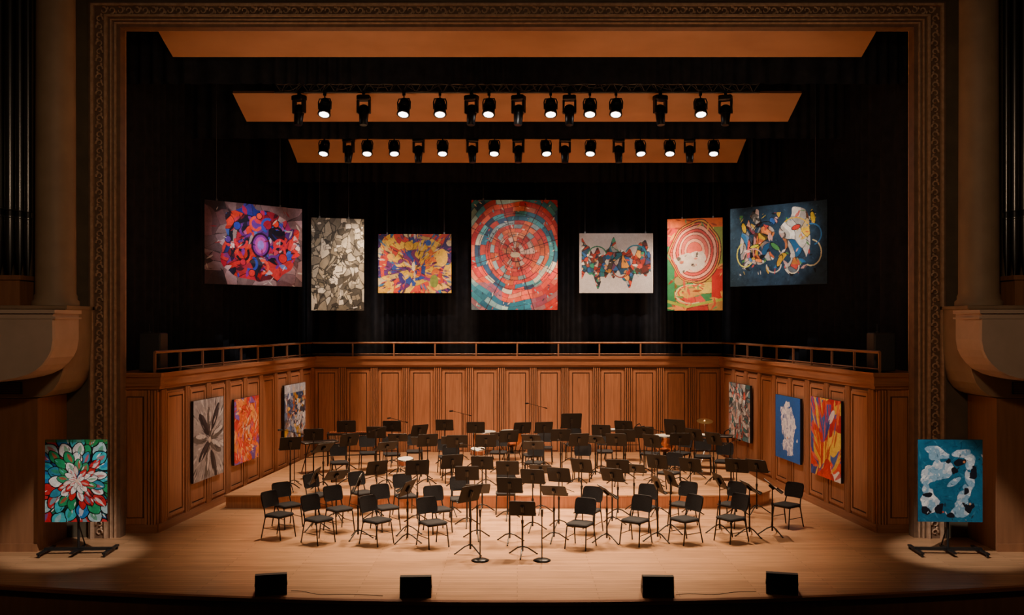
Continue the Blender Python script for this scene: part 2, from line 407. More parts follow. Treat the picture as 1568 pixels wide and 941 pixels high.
def par():
    mb=MB()
    mb.box(-0.03,0.03,-0.03,0.03,-0.06,0.06)
    mb.cyl((0,0,-0.04),(0,0,-0.12),0.015)
    pts=[(-0.14,0,-0.36),(-0.145,0,-0.2),(-0.12,0,-0.13),(0,0,-0.12),(0.12,0,-0.13),(0.145,0,-0.2),(0.14,0,-0.36)]
    mb.path(pts,0.016,0,6)
    M=Matrix.Translation((0,0,-0.35))@Matrix.Rotation(math.radians(-22),4,'X')
    mb.lathe([(0.06,0.24),(0.11,0.20),(0.125,0.12),(0.13,0.0),(0.135,-0.10),(0.145,-0.12),(0.145,-0.15),(0.12,-0.15)],0,20,M)
    mb.cyl((0,0,-0.1505),(0,0,-0.153),0.108,0.108,mat=1,n=20,M=M)
    for t in range(3): mb.lathe([(0.13,0.02+t*0.035),(0.138,0.027+t*0.035),(0.13,0.034+t*0.035)],0,16,M)
    return mb.mesh('stage_light',[M_metal,M_lens])
def mover():
    mb=MB()
    mb.box(-0.03,0.03,-0.03,0.03,-0.04,0.06)
    mb.slab(rrect(0.30,0.22,0.04),-0.18,-0.06,0,None,0.02)
    for sx in(-1,1): mb.slab([(sx*0.13+p[0],p[1]) for p in rrect(0.05,0.13,0.02)],-0.46,-0.17,0,None,0.01)
    M=Matrix.Translation((0,0,-0.46))@Matrix.Rotation(math.radians(-8),4,'X')
    mb.lathe([(0.06,0.19),(0.10,0.16),(0.11,0.02),(0.10,-0.14),(0.09,-0.25),(0.08,-0.27)],0,18,M)
    mb.lathe([(0.112,-0.02),(0.115,0.0),(0.112,0.05)],0,18,M)
    return mb.mesh('moving_head_light',[M_metal])
ME_par=par();ME_mov=mover()
def spot(name,loc,tgt,power,size=60,blend=0.8,col=(1,0.8,0.6),rad=0.15):
    l=bpy.data.lights.new(name,'SPOT');l.energy=power;l.spot_size=math.radians(size);l.spot_blend=blend;l.color=col;l.shadow_soft_size=rad
    o=bpy.data.objects.new(name,l);scene.collection.objects.link(o);o.location=loc
    o.rotation_euler=(Vector(tgt)-Vector(loc)).to_track_quat('-Z','Y').to_euler();return o
WARM=(1,0.69,0.44)
s1=68.8;s2=59.6
b1=[498,619,674,749,843,903,943,1072];d1=[458,557,722,794,872,1011,1111]
for i,p in enumerate(b1):
    x=(p-792)/s1;o=place('stage_light',ME_par,(x,TY1-0.05,TZ1-0.14),random.uniform(-0.25,0.25))
    if i%2==0 or i==7: spot('lamp_beam',(x,TY1-0.35,TZ1-0.75),(x*0.55,17.9,0),3900,60,1.0,WARM)
for p in d1: place('moving_head_light',ME_mov,((p-792)/s1,TY1,TZ1-0.12),random.uniform(-0.5,0.5))
b2=[497,563,604,678,757,836,904,980,1025,1092];d2=[534,641,723,794,865,947,1056]
for i,p in enumerate(b2):
    x=(p-792)/s2;place('stage_light',ME_par,(x,TY2-0.05,TZ2-0.14),random.uniform(-0.25,0.25),0.97)
    if i in(0,2,4,5,7,9): spot('lamp_beam',(x,TY2-0.35,TZ2-0.75),(x*0.75,22.5,0),2800,64,1.0,WARM)
for p in d2: place('moving_head_light',ME_mov,((p-792)/s2,TY2,TZ2-0.12),random.uniform(-0.5,0.5),0.97)

# ------------------------------------------------------------------ painting engine
def C(h):
    v=[int(h[i:i+2],16)/255 for i in(0,2,4)]
    return np.array([((c+0.055)/1.055)**2.4 if c>0.04045 else c/12.92 for c in v])
class Art:
    def __init__(s,w,h,res,seed,bg='808080'):
        s.w,s.h=w,h;s.asp=w/h;s.nv=res;s.nu=max(8,int(res*s.asp));s.rng=np.random.RandomState(seed)
        u=np.linspace(0,s.asp,s.nu);v=np.linspace(0,1,s.nv);s.X,s.Y=np.meshgrid(u,v)
        s.c=np.zeros((s.nv,s.nu,3))+C(bg)
    def noise(s,sc):
        g=s.rng.rand(int(sc)+3,int(sc*s.asp)+4);x=s.X*sc;y=s.Y*sc
        i=x.astype(int);j=y.astype(int);fx=x-i;fy_=y-j;fx=fx*fx*(3-2*fx);fy_=fy_*fy_*(3-2*fy_)
        return (g[j,i]*(1-fx)+g[j,i+1]*fx)*(1-fy_)+(g[j+1,i]*(1-fx)+g[j+1,i+1]*fx)*fy_
    def fbm(s,sc): return (s.noise(sc)+0.5*s.noise(sc*2)+0.25*s.noise(sc*4))/1.75
    def vor(s,px,py,X=None,Y=None):
        X=s.X if X is None else X;Y=s.Y if Y is None else Y
        d=np.sqrt((X[...,None]-px)**2+(Y[...,None]-py)**2);idx=np.argmin(d,-1);ds=np.partition(d,1,-1)
        return idx,ds[...,0],ds[...,1]
    def pick(s,pal,n,jit=0.15):
        P=np.array([C(p) for p in pal]);k=P[s.rng.randint(len(pal),size=n)]
        return np.clip(k*(1+jit*(s.rng.rand(n,1)*2-1)*2),0,1)
    def cells(s,pal,n,line='101010',lw=0.006,mask=None,warp=0.06,wsc=5,jit=0.2,aniso=(1,1)):
        X=(s.X+warp*(s.noise(wsc)-0.5)*2)*aniso[0];Y=(s.Y+warp*(s.noise(wsc)-0.5)*2)*aniso[1]
        px=s.rng.rand(n)*s.asp*aniso[0];py=s.rng.rand(n)*aniso[1]
        i,a,b=s.vor(px,py,X,Y);col=s.pick(pal,n,jit)[i]
        th=s.rng.rand(n)*pi*2;side=((X-px[i])*np.cos(th[i])+(Y-py[i])*np.sin(th[i]))>0
        col2=s.pick(pal,n,jit)[i];mix=(s.rng.rand(n)*0.9)[i][...,None]
        col=np.where(side[...,None],col*(1-mix)+col2*mix,col)
        if line: col[(b-a)<lw*2]=col[(b-a)<lw*2]*0.15+C(line)*0.85
        if mask is None: s.c=col
        else: s.c[mask]=col[mask]
    def dabs(s,pal,n,r0,r1,mask=None,elong=3,region=None,ang=None):
        for k in range(n):
            x=s.rng.rand()*s.asp;y=s.rng.rand()
            if region is not None and not region(x,y): continue
            r=r0+(r1-r0)*s.rng.rand();th=s.rng.rand()*pi if ang is None else ang(x,y)+0.3*(s.rng.rand()-0.5)
            s.dab(x,y,r,r/elong,th,pal[s.rng.randint(len(pal))],mask)
    def dab(s,x,y,r,q_,th,col,mask=None,pw=1.3,al=0.85):
        i0=max(0,int((y-r*1.1)*s.nv));i1=min(s.nv,int((y+r*1.1)*s.nv)+2);j0=max(0,int((x-r*1.1)/s.asp*s.nu));j1=min(s.nu,int((x+r*1.1)/s.asp*s.nu)+2)
        if i1<=i0 or j1<=j0: return
        dx=s.X[i0:i1,j0:j1]-x;dy=s.Y[i0:i1,j0:j1]-y;c,q=math.cos(th),math.sin(th)
        m=np.abs((dx*c+dy*q)/r)**pw+np.abs((-dx*q+dy*c)/q_)**pw<1
        if mask is not None: m&=mask[i0:i1,j0:j1]
        sub=s.c[i0:i1,j0:j1];sub[m]=sub[m]*(1-al)+al*C(col)
    def disc(s,x,y,r,col,ry=None,th=0,a=1):
        ry=ry or r;dx=s.X-x;dy=s.Y-y;c,q=math.cos(th),math.sin(th)
        m=((dx*c+dy*q)/r)**2+((-dx*q+dy*c)/ry)**2<1;s.c[m]=s.c[m]*(1-a)+C(col)*a;return m
    def ringd(s,x,y,r,wd,col,ry=None,th=0):
        ry=ry or r;dx=s.X-x;dy=s.Y-y;c,q=math.cos(th),math.sin(th)
        k=np.sqrt(((dx*c+dy*q)/r)**2+((-dx*q+dy*c)/ry)**2);m=np.abs(k-1)*min(r,ry)<wd;s.c[m]=C(col)
    def stroke(s,pts,wd,col):
        m=np.zeros(s.X.shape,bool)
        for (x0,y0),(x1,y1) in zip(pts[:-1],pts[1:]):
            dx,dy=x1-x0,y1-y0;t=np.clip(((s.X-x0)*dx+(s.Y-y0)*dy)/(dx*dx+dy*dy+1e-9),0,1)
            m|=np.hypot(s.X-x0-t*dx,s.Y-y0-t*dy)<wd
        s.c[m]=C(col)
    def poly(s,pts,col,outline=None,wd=0.005):
        m=np.zeros(s.X.shape,bool);n=len(pts)
        for i in range(n):
            x0,y0=pts[i];x1,y1=pts[(i+1)%n]
            if y0==y1: continue
            k=((y0>s.Y)!=(y1>s.Y))&(s.X<(x1-x0)*(s.Y-y0)/(y1-y0)+x0);m^=k
        s.c[m]=C(col)
        if outline: s.stroke(list(pts)+[pts[0]],wd,outline)
        return m
    def radial(s,cx,cy,nr,na,palfn,line='101010',lw=0.006,swirl=0,warp=0.03,pw=0.8,jit=0.2):
        X=s.X+warp*(s.noise(6)-0.5)*2-cx;Y=s.Y+warp*(s.noise(6)-0.5)*2-cy
        r=np.hypot(X,Y)+1e-5;a=np.arctan2(Y,X)+swirl*r
        R_=r**pw*nr;ri=np.floor(R_).astype(int);offs=s.rng.rand(200)
        nas=np.maximum(5,(na*(0.45+0.75*np.arange(200)/nr))).astype(int);na_=nas[ri]
        A_=(a/(2*pi)+0.5)*na_+offs[ri];ai=np.floor(A_).astype(int)%na_
        fr=R_-np.floor(R_);fa=A_-np.floor(A_)
        cellr=s.rng.rand(200,1000);sh=s.rng.rand(200,1000)
        out=np.zeros_like(s.c)
        for k in np.unique(ri):
            pal=np.array([C(p) for p in palfn(k)]);m=ri==k
            out[m]=pal[(cellr[k,ai[m]]*len(pal)).astype(int)]
        out*=(1-jit+2*jit*sh[ri,ai])[...,None]
        arc=r*2*pi/na_
        e=(np.minimum(fa,1-fa)*arc<lw)|(np.minimum(fr,1-fr)/nr/pw*r**(1-pw)<lw)
        if line: out[e]=out[e]*0.3+C(line)*0.7
        s.c=out
    def speckle(s,amt=0.25):
        n=s.fbm(28);s.c=s.c*(1-amt+2*amt*n)[...,None]
def painting(art,name,loc,rz,depth=0.05,wires=None,extra=None):
    mb=MB();w,h=art.w,art.h
    mb.box(-w/2,w/2,0.003,depth,-h/2,h/2,0)
    if wires:
        for x in wires: mb.cyl((x,depth/2,h/2-0.02),(x,depth/2,12.45-loc[2]),0.006,mat=2,n=5);mb.box(x-0.02,x+0.02,depth/2-0.015,depth/2+0.015,h/2,h/2+0.05,2)
    if extra: extra(mb)
    base=len(mb.v)
    nu,nv=art.nu,art.nv
    xx=(art.X/art.asp-0.5)*w;zz=(art.Y-0.5)*h
    mb.v+= [(float(a_),0.0,float(b_)) for a_,b_ in zip(xx.ravel(),zz.ravel())]
    for j in range(nv-1):
        for i in range(nu-1):
            a_=base+j*nu+i;mb.f.append([a_,a_+1,a_+nu+1,a_+nu]);mb.m.append(1);mb.s.append(False)
    me=mb.mesh(name,[M_black,M_canvas,M_wire])
    at=me.attributes.new('paint','FLOAT_COLOR','POINT')
    d=np.zeros((len(mb.v),4));d[:,3]=1;d[base:,:3]=np.clip(art.c.reshape(-1,3),0,1);at.data.foreach_set('color',d.ravel())
    return place(name,me,loc,rz)
def arc_(A_,cx,cy,r,t0,t1,wd,col,sq=1): A_.stroke([(cx+r*math.cos(t0+(t1-t0)*i/10),cy+r*sq*math.sin(t0+(t1-t0)*i/10)) for i in range(11)],wd,col)

# A: purple disc cubist
a=Art(2.63,1.98,210,11)
a.cells(['7a636c','8d7780','5b4a55','988090','3c3440','6a4a55'],50,'2a2028',0.002)
dd=np.hypot((a.X-0.72)*0.90,a.Y-0.5);reg=dd+0.18*(a.noise(7)-0.5)<0.48
a.cells(['c3202a','d8382a','27339f','5a2f90','1a1a30','b01838','d0b8c0','c0303a','3a60c0','9c1f3a','1a1a30'],100,'120c14',0.003,mask=reg)
a.dabs(['d8302a','e04030','2a40c0','181428','c01830','7a30a0','b01830','4a80d0','d0b8c8','181428'],110,0.02,0.07,mask=reg,elong=2.2)
for k in range(11):
    t=k*0.6;arc_(a,0.74+0.27*math.cos(t),0.5+0.27*math.sin(t),0.08,t,t+3.2,0.016,['d8283a','1c1424','3048b8','e84a38','6a2a90'][k%5])
for (x,y,r,c_) in[(0.42,0.72,0.05,'2a3cae'),(0.95,0.78,0.045,'e23a28'),(0.5,0.28,0.04,'c02040'),(1.05,0.35,0.06,'c8242e'),(0.30,0.55,0.04,'5a3aa0'),(0.72,0.86,0.04,'f05038'),(0.62,0.15,0.045,'d92b30')]:
    a.disc(x,y,r,c_);a.ringd(x,y,r,0.004,'150a12')
a.disc(0.74,0.5,0.13,'2a0d3a',ry=0.155);a.disc(0.74,0.5,0.105,'7a2fa0',ry=0.13);a.disc(0.74,0.5,0.08,'c04fb8',ry=0.105);a.disc(0.74,0.5,0.045,'9a80f0',ry=0.06)
a.dabs(['1c1420','c8c0c0','8a2030'],46,0.02,0.06,elong=5)
a.speckle();painting(a,'abstract_painting',(-6.43,22.93,5.96),math.radians(44.7),wires=[-1.0,0.7])
# B: grey cubist
a=Art(1.45,2.56,240,12)
a.cells(['a39c8c','857f73','bcb5a5','605b53','d0cbbd','4a4742','9a907c','b0a892'],90,'262422',0.005,aniso=(1.7,1),warp=0.05)
for k in range(60):
    x=a.rng.rand()*0.56;y=a.rng.rand();w_=0.02+0.06*a.rng.rand();h_=0.015+0.06*a.rng.rand();th=a.rng.rand()*0.8-0.4
    c_,q=math.cos(th),math.sin(th);pt=[(x+px_*c_-py_*q,y+px_*q+py_*c_) for px_,py_ in((-w_/2,-h_/2),(w_/2,-h_/2*0.6),(w_/2*0.7,h_/2),(-w_/2,h_/2*0.8))]
    a.poly(pt,['dcd6c8','3a3632','c0b8a6','8e8676','e6e0d4','545048'][k%6],'201f1d',0.0022)
for k in range(20):
    x=a.rng.rand()*0.5;y=a.rng.rand();t=a.rng.rand()*3;a.stroke([(x,y),(x+0.07*math.cos(t),y+0.07*math.sin(t)),(x+0.10*math.cos(t+0.6),y+0.12*math.sin(t+0.6))],0.004,'201f1e')
a.speckle();painting(a,'abstract_painting',(-4.99,26.0,5.68),math.radians(18),wires=[-0.5,0.3])
# C: yellow / blue rays
a=Art(2.11,1.70,180,13)
pc=lambda k:[['e0a020','d84a2a','3a3f9a'],['e6b830','2e4aa0','7a2f70','d86a2a'],['c83a2a','f0c040','2a3a80','c0a060','5a2a6a'],['e8b030','3a2a6a','c84030','2a6a9a','d8c8a0']][min(k//2,3)]
a.radial(0.62,0.42,9,24,pc,'1a1426',0.003,swirl=0.6,warp=0.12)
a.dabs(['e09820','e8b838','2a3a90','5a2a70','d04a2a','8a3080','d0c0b0','2a70a0','241838','241838'],240,0.02,0.07,elong=3.5,ang=lambda x,y:math.atan2(y-0.42,x-0.62))
a.disc(0.52,0.80,0.08,'f0b830');a.ringd(0.52,0.80,0.08,0.004,'3a2030');a.disc(0.20,0.62,0.05,'f0b030');a.disc(1.08,0.60,0.10,'f0c040',ry=0.15);a.disc(0.60,0.45,0.03,'fff0c8',ry=0.08);a.disc(0.85,0.85,0.05,'2a50b0');a.disc(0.35,0.88,0.04,'c83040');a.disc(0.4,0.25,0.05,'3a2f80',ry=0.1,th=0.4)
a.disc(0.95,0.2,0.07,'7a8a40',ry=0.11)
a.dabs(['241838','e8c050','c03a30'],80,0.015,0.05,elong=5)
a.speckle();painting(a,'abstract_painting',(-2.96,27.0,5.77),0,wires=[-0.8,0.85])
# D: concentric mosaic
a=Art(2.49,3.17,300,14)
def pd(k):
    if k<1: return ['f0b0a0','e04030','f4e0c0']
    if k<4: return ['e04038','e85a48','d03030','e88a60','e0b8a8']
    if k<7: return ['e05040','e0683f','c83838','d84444','98b0b8']
    if k<9: return ['4aa0b0','60b0b8','307090','e0e0d0','2f5078','d84a40']
    if k<11: return ['e04440','e86048','c03038','e08068']
    if k<13: return ['3080a0','4aa0b0','2a5880','a0c8c8','c04440','408898']
    if k<15: return ['d84038','e06848','30688a','b03038','d09068','4090a0']
    return ['306080','c03038','284860','8a3038','4088a0','d04a38','807060']
a.radial(0.41,0.53,24,34,pd,'3a2028',0.0022,swirl=0.25,warp=0.02,pw=1.0,jit=0.32)
m=(a.X>0.55)&(a.Y<0.28)&(np.hypot(a.X-0.41,a.Y-0.53)>0.36);a.c[m]=a.c[m]*0.4+C('b83434')*0.6
m=(a.X<0.28)&(a.Y<0.25)&(np.hypot(a.X-0.41,a.Y-0.53)>0.36);a.c[m]=a.c[m]*0.5+C('3078a0')*0.5
for t in np.linspace(0,2*pi,9)[:-1]:
    a.stroke([(0.41+0.07*math.cos(t+0.2),0.53+0.07*math.sin(t+0.2)),(0.41+0.7*math.cos(t+0.3),0.53+0.7*math.sin(t+0.3))],0.003,'3a1820')
for r in(0.09,0.155,0.26,0.345): a.ringd(0.41,0.53,r,0.0025,'3a1820')
a.disc(0.40,0.50,0.045,'f0d8b0',ry=0.025);a.disc(0.42,0.55,0.02,'801818')
a.dabs(['f8e0d0','5ab8c8','e84038','2a3a50'],140,0.008,0.02,elong=3)
a.speckle(0.3);painting(a,'abstract_painting',(-0.08,27.0,6.02),0,wires=[-0.9,0.9])
# E: white with shard band
a=Art(2.13,1.72,180,15,'c6c0c2')
x=a.X/a.asp;wv=0.5+0.09*np.sin(x*2*pi*2.5+0.5)
band=(np.abs(a.Y-wv)<0.25+0.06*np.sin(x*31)+0.04*np.sin(x*57))&(x>0.03)&(x<0.97)
a.cells(['1f6a80','2f8a6a','c8402a','8a2a20','e0ddd5','244a6a','b83a24','e09a3a','4a3a30','d8d2c8','2a5a9a','8a2a20','20303a'],200,'1a1a1c',0.004,mask=band,warp=0.05)
a.dabs(['e0dcd8','1f6a80','d04a2a','2f8a6a','203040','c89048'],110,0.015,0.045,mask=band,elong=2)
arc_(a,0.3,0.62,0.16,0.3,2.9,0.010,'2a7a5a');arc_(a,0.95,0.62,0.18,0.2,2.7,0.011,'2a80a0');arc_(a,0.7,0.4,0.14,3.4,6,0.009,'8a3020');a.disc(0.48,0.6,0.04,'1f6aa0');a.disc(1.02,0.45,0.04,'d8382a')
a.speckle(0.12);painting(a,'abstract_painting',(2.86,27.0,5.78),0,wires=[-0.9,0.85])
# F: looping rings with a white and black patch
a=Art(1.52,2.56,240,16)
a.cells(['d8403a','e8603f','c83830','e88a40','4a9a60','e0c048'],36,'4a2a18',0.003,warp=0.15,wsc=3)
m=(a.X<0.08)&(a.Y<0.7);a.c[m]=C('3a8a5a');m=(a.X>0.5)&(a.Y>0.5);a.c[m]=C('8a9a40');m=(a.X>0.48)&(a.Y<0.45)&(a.Y>0.12);a.c[m]=C('c8281c');m=a.Y>0.9;a.c[m]=C('e06a2a')
wob=0.03*(a.noise(5)-0.5)
for r,c_ in((0.275,'d8983f'),(0.255,'e0604a'),(0.235,'f0a890'),(0.205,'d8504a'),(0.18,'f0b098'),(0.155,'d86a60'),(0.12,'e8a890'),(0.09,'d86050')):
    k=np.sqrt(((a.X-0.29)/r)**2+((a.Y-0.64)/(r*1.2))**2)+wob*8
    a.c[k<1]=C(c_);a.c[np.abs(k-1)<0.016]=C('5a2018')
n_=a.fbm(8);k=np.sqrt(((a.X-0.27)/0.17)**2+((a.Y-0.52)/0.10)**2)+1.3*(n_-0.5);mk=k<1.0;a.c[mk]=C('d4c8bc')
a.dabs(['1c1614','e8e0d4','b8a090','1c1614','8a7468','c86a50'],130,0.012,0.04,mask=mk,elong=1.8)
for i_,r in enumerate((0.11,0.14,0.17,0.20)): arc_(a,0.26,0.20-0.01*i_,r,0.5*i_,0.5*i_+4.2,0.007,['e8c040','c84030','e0d8a0','3a8a50'][i_],0.62)
a.disc(0.26,0.19,0.09,'d8983f',ry=0.05,th=0.2);a.stroke([(0.0,0.1),(0.2,0.04),(0.6,0.12)],0.015,'a8b848')
a.dabs(['e8b050','d04030','5a9a60','8a3020'],90,0.02,0.06,elong=4,region=lambda x,y:y<0.32 or y>0.88 or x<0.06 or x>0.52)
a.speckle(0.2);painting(a,'abstract_painting',(4.94,26.0,5.68),math.radians(-18),wires=[-0.35,0.5])
# G: dark blue with figures
a=Art(2.62,1.98,220,17,'263f56')
n_=a.fbm(14);a.c*=(0.6+0.9*n_)[...,None]
a.dabs(['20384c','304c64','1a2c3c','42607a'],260,0.008,0.02,elong=3)
nz=a.noise(6)
for cx_ in(0.40,0.92):
    dx=(a.X-cx_)/0.20;dy=(a.Y-0.53)/0.36;mk=dx*dx+dy*dy+1.5*(nz-0.5)<1
    a.cells(['d0ccc8','c0a8a0','c84a40','d8b030','2f70a8','181c20','b8b4b0','263f56','263f56','d07a40','e0dcd4'],110,'10141a',0.004,mask=mk,warp=0.12)
inn=(np.abs(a.X-0.66)<0.52)&(np.abs(a.Y-0.52)<0.38)
a.dabs(['d8a8a0','c84a40','d8b030','2f70a8','181c20','d8d4d0','4a8a48','10141a','20384c'],90,0.02,0.06,mask=inn,elong=2.6)
for (x_,y_,r,q,th,c_) in[(0.2,0.74,0.03,0.07,0.3,'d8b830'),(0.60,0.80,0.035,0.05,0.5,'2f60a8'),(1.14,0.80,0.03,0.08,0.2,'e0c038'),(0.64,0.48,0.03,0.08,0.9,'4a8a50'),(0.35,0.5,0.07,0.02,0.2,'c8c838'),(0.7,0.30,0.03,0.08,-0.4,'d0a030'),(0.92,0.70,0.06,0.03,0.3,'d03a30')]:
    a.disc(x_,y_,r,c_,ry=q,th=th);a.ringd(x_,y_,r,0.003,'10141a',ry=q,th=th)
arc_(a,0.22,0.40,0.12,2,5.5,0.008,'c8c858',1.3);arc_(a,1.12,0.38,0.13,-2,1.4,0.008,'d0c8a0',1.2);arc_(a,0.62,0.26,0.10,3.2,6.2,0.008,'c8c8c0');arc_(a,0.88,0.22,0.08,3,6.4,0.007,'d8d0b8');arc_(a,1.12,0.6,0.13,-1.2,2,0.008,'3a7ab8');arc_(a,0.33,0.33,0.14,0.5,3,0.007,'d8a0a0');arc_(a,0.5,0.6,0.2,1,2.6,0.006,'101418');arc_(a,0.9,0.6,0.22,0.5,2.2,0.007,'d8b030')
a.dabs(['e8e0d0','0e1216','d8c040','c84038'],50,0.02,0.05,mask=inn,elong=7)
a.speckle(0.3);painting(a,'abstract_painting',(6.37,22.93,5.96),math.radians(-44.7),wires=[-0.7,1.0])

# wall paintings
def wallx(y): return 6.94-0.099*(y-18)
def wp(art,yc,zc,side): 
    painting(art,'wall_painting',(side*(wallx(yc)-0.125),yc,zc),A if side<0 else -A,0.06)
a=Art(1.5,1.70,160,21,'a8a09c');n_=a.fbm(9);a.c*=(0.75+0.5*n_)[...,None]
a.dabs(['c8c0b8','8a8484','b0a8a4','d8d2cc'],160,0.03,0.10,elong=5,ang=lambda x,y:math.atan2(y-0.48,x-0.46))
for k in range(9):
    t=k/9*2*pi+0.25;r2=0.38+0.1*math.sin(k*2.1);cx,cy=0.46+r2*0.62*math.cos(t),0.48+r2*0.75*math.sin(t)
    a.disc(cx,cy,0.20,'2c2a30' if k%2 else '6a625c',ry=0.06,th=t)
    a.disc(cx+0.03,cy+0.03,0.14,'d8d0c8' if k%2==0 else '4a4448',ry=0.03,th=t)
a.dabs(['3a3638','d0c8c0','8a8480'],60,0.03,0.08,elong=5,ang=lambda x,y:math.atan2(y-0.48,x-0.46))
for k in range(12):
    t=k/12*2*pi;a.stroke([(0.46,0.48),(0.46+0.25*math.cos(t),0.48+0.3*math.sin(t))],0.004,'2c2a2e')
a.disc(0.46,0.48,0.04,'d8c8b8');a.speckle(0.2);wp(a,20.05,1.57,-1)
a=Art(1.5,1.51,150,22)
a.radial(0.5,0.5,8,24,lambda k:[['f0c0a0','e85a3a','f88a40'],['f8743a','e8503a','f8a050'],['e86038','7a5aaa','f08840','d83838'],['f07a40','6a4a90','f09860','d85a4a','9a80b8']][min(k//2,3)],'6a2820',0.003,swirl=1.2,warp=0.10)
a.dabs(['f8a058','e85030','7a5aaa','f8d0a8','c03028'],200,0.02,0.07,elong=4,ang=lambda x,y:math.atan2(y-0.5,x-0.5)+0.8)
a.speckle();wp(a,22.15,1.53,-1)
a=Art(1.7,1.52,150,23)
a.cells(['d8d8dc','b8bcc4','3a5a90','8a9ab0','e0b040','d07030','e8e8e8','4a4a54','7a90b8','2a3a5a'],100,'32363e',0.003,warp=0.1)
a.dabs(['e0a830','c86a30','2a3a60','e0d8d0','5a7ab0'],120,0.02,0.06,elong=2.5)
m=a.Y>0.85;a.c[m]=a.c[m]*0.4+C('d8dae0')*0.6;a.speckle();wp(a,25.55,1.63,-1)
a=Art(1.5,1.70,160,24)
a.radial(0.25,0.1,2.0,26,lambda k:[['d8303a','f0c040','e84030','3a4a90','c82830'],['d83030','c02838','f0c848','e85038','3a60b0','f0e8e0','c02838']][min(k,1)],None,0.002,swirl=0.8,warp=0.14)
a.dabs(['f0c850','d83030','c02030','3a60a8','e86040'],70,0.08,0.2,elong=6,ang=lambda x,y:math.atan2(y-0.1,x-0.25)+0.4)
a.disc(0.62,0.78,0.12,'e8dcd8',ry=0.05,th=0.8);a.disc(0.5,0.62,0.14,'2a4a98',ry=0.025,th=1.1);a.disc(0.2,0.75,0.16,'e8c040',ry=0.03,th=1.9);a.speckle(0.2);wp(a,20.05,1.57,1)
a=Art(1.5,1.51,160,25,'2060b0');n_=a.fbm(5);a.c*=(0.85+0.3*n_)[...,None]
n2=a.fbm(9);rr=np.hypot((a.X-0.52)*1.2,(a.Y-0.5)*0.85)+0.40*(n2-0.5);m=rr<0.33;a.c[m]=C('f0eef2')
n3=a.fbm(16);a.c[m&(n3>0.62)]=C('a8b0d0');a.c[m&(n3<0.36)]=C('d0d4e4');a.dabs(['f4f2f8','c8ccE0','8a98c8'],60,0.01,0.03,mask=rr<0.36,elong=2);a.disc(0.50,0.35,0.02,'e0a060');a.speckle(0.12);wp(a,22.15,1.55,1)
a=Art(1.7,1.52,150,26)
a.cells(['d8d4cc','b8b4b0','e0dcd4','3a7a7a','d85a48','8a8a88','40444a','d0a898','5a8a98'],150,'3a3a3c',0.003,warp=0.08)
a.dabs(['d8d4cc','202428','d05040','4a8a88','a8a4a0'],120,0.012,0.04,elong=2.5);a.speckle();wp(a,25.55,1.63,1)

# easel paintings
def easel(mb):
    zb=-1.29
    mb.cyl((0,0.10,zb+0.06),(0,0.10,0.45),0.022,mat=0)
    mb.box(-0.30,0.30,0.05,0.11,-0.10,-0.06,0);mb.box(-0.30,0.30,0.05,0.11,0.3,0.34,0)
    mb.box(-0.58,0.58,0.07,0.13,zb+0.06,zb+0.11,0)
    for x_ in(-0.55,0.55):
        mb.box(x_-0.03,x_+0.03,-0.22,0.42,zb+0.055,zb+0.085,0)
        for y_ in(-0.19,0.39): mb.cyl((x_-0.015,y_,zb+0.0275),(x_+0.015,y_,zb+0.0275),0.0275,mat=0,n=12)
    mb.box(-0.03,0.03,-0.2,0.4,zb+0.06,zb+0.09,0)
    mb.cyl((0,0.38,zb+0.09),(0,0.12,zb+0.5),0.012,mat=0)
a=Art(1.06,1.43,280,31,'101216')
cx0,cy0=0.38,0.50
a.cells(['1f6a40','a02830','20528a','101216','2a8090'],60,'101014',0.004)
pe=[['f4f0f0','e8606a','f8e8e0'],['f4f0f0','d83038','f0c8c0','f4e8e4'],['d02c30','f0ecec','c8343a','3aa070'],['2a9a64','d0303a','f0f0f0','3a90b0','c02830'],['2a78c0','38b8c8','2a9a64','c82c34','e8e4e4'],['2a70b8','c83038','2a8a50','48b8c8','a8c8d0'],['1f8048','c02430','2a5aa0','3aa0b0','d83840']]
for k in range(6,-1,-1):
    n_p=[7,11,13,15,17,19,22][k];rc=[0.05,0.115,0.19,0.28,0.385,0.50,0.63][k];rl=[0.05,0.06,0.07,0.085,0.095,0.10,0.11][k]
    for j in range(n_p):
        t=2*pi*(j+0.5*(k%2)+0.5*a.rng.rand())/n_p;rj=rc*(0.93+0.14*a.rng.rand());x_=cx0+rj*math.cos(t)*0.95;y_=cy0+rj*math.sin(t);w_=rc*pi/n_p*(0.75+0.4*a.rng.rand());tt=t+0.5*(a.rng.rand()-0.5)
        cc=pe[k][a.rng.randint(len(pe[k]))]
        a.dab(x_,y_,rl*1.12,w_*1.2,tt,'101014',None,1.6,1);a.dab(x_,y_,rl,w_,tt,cc,None,1.6,1)
        a.dab(x_+0.2*w_*math.sin(t),y_-0.2*w_*math.cos(t),rl*0.7,w_*0.35,tt,pe[k][a.rng.randint(len(pe[k]))],None,1.5,0.7)
a.dabs(['101014','f4f4f4','60c8d0'],90,0.012,0.04,elong=4,ang=lambda x,y:math.atan2(y-cy0,x-cx0))
a.disc(cx0,cy0,0.02,'f0c8b0')
m=(a.Y>0.965);a.c[m]=a.c[m]*0.3+C('1f7a40')*0.7
a.speckle(0.3);painting(a,'easel_painting',(-7.67,16.25,1.29),math.radians(3),0.05,extra=easel)
a=Art(1.10,1.43,280,32,'246688');n_=a.fbm(6);a.c*=(0.75+0.5*n_)[...,None]
a.dabs(['2c7090','205a80','3a80a0','1c4f70'],170,0.02,0.06,elong=5)
n2=a.fbm(9)
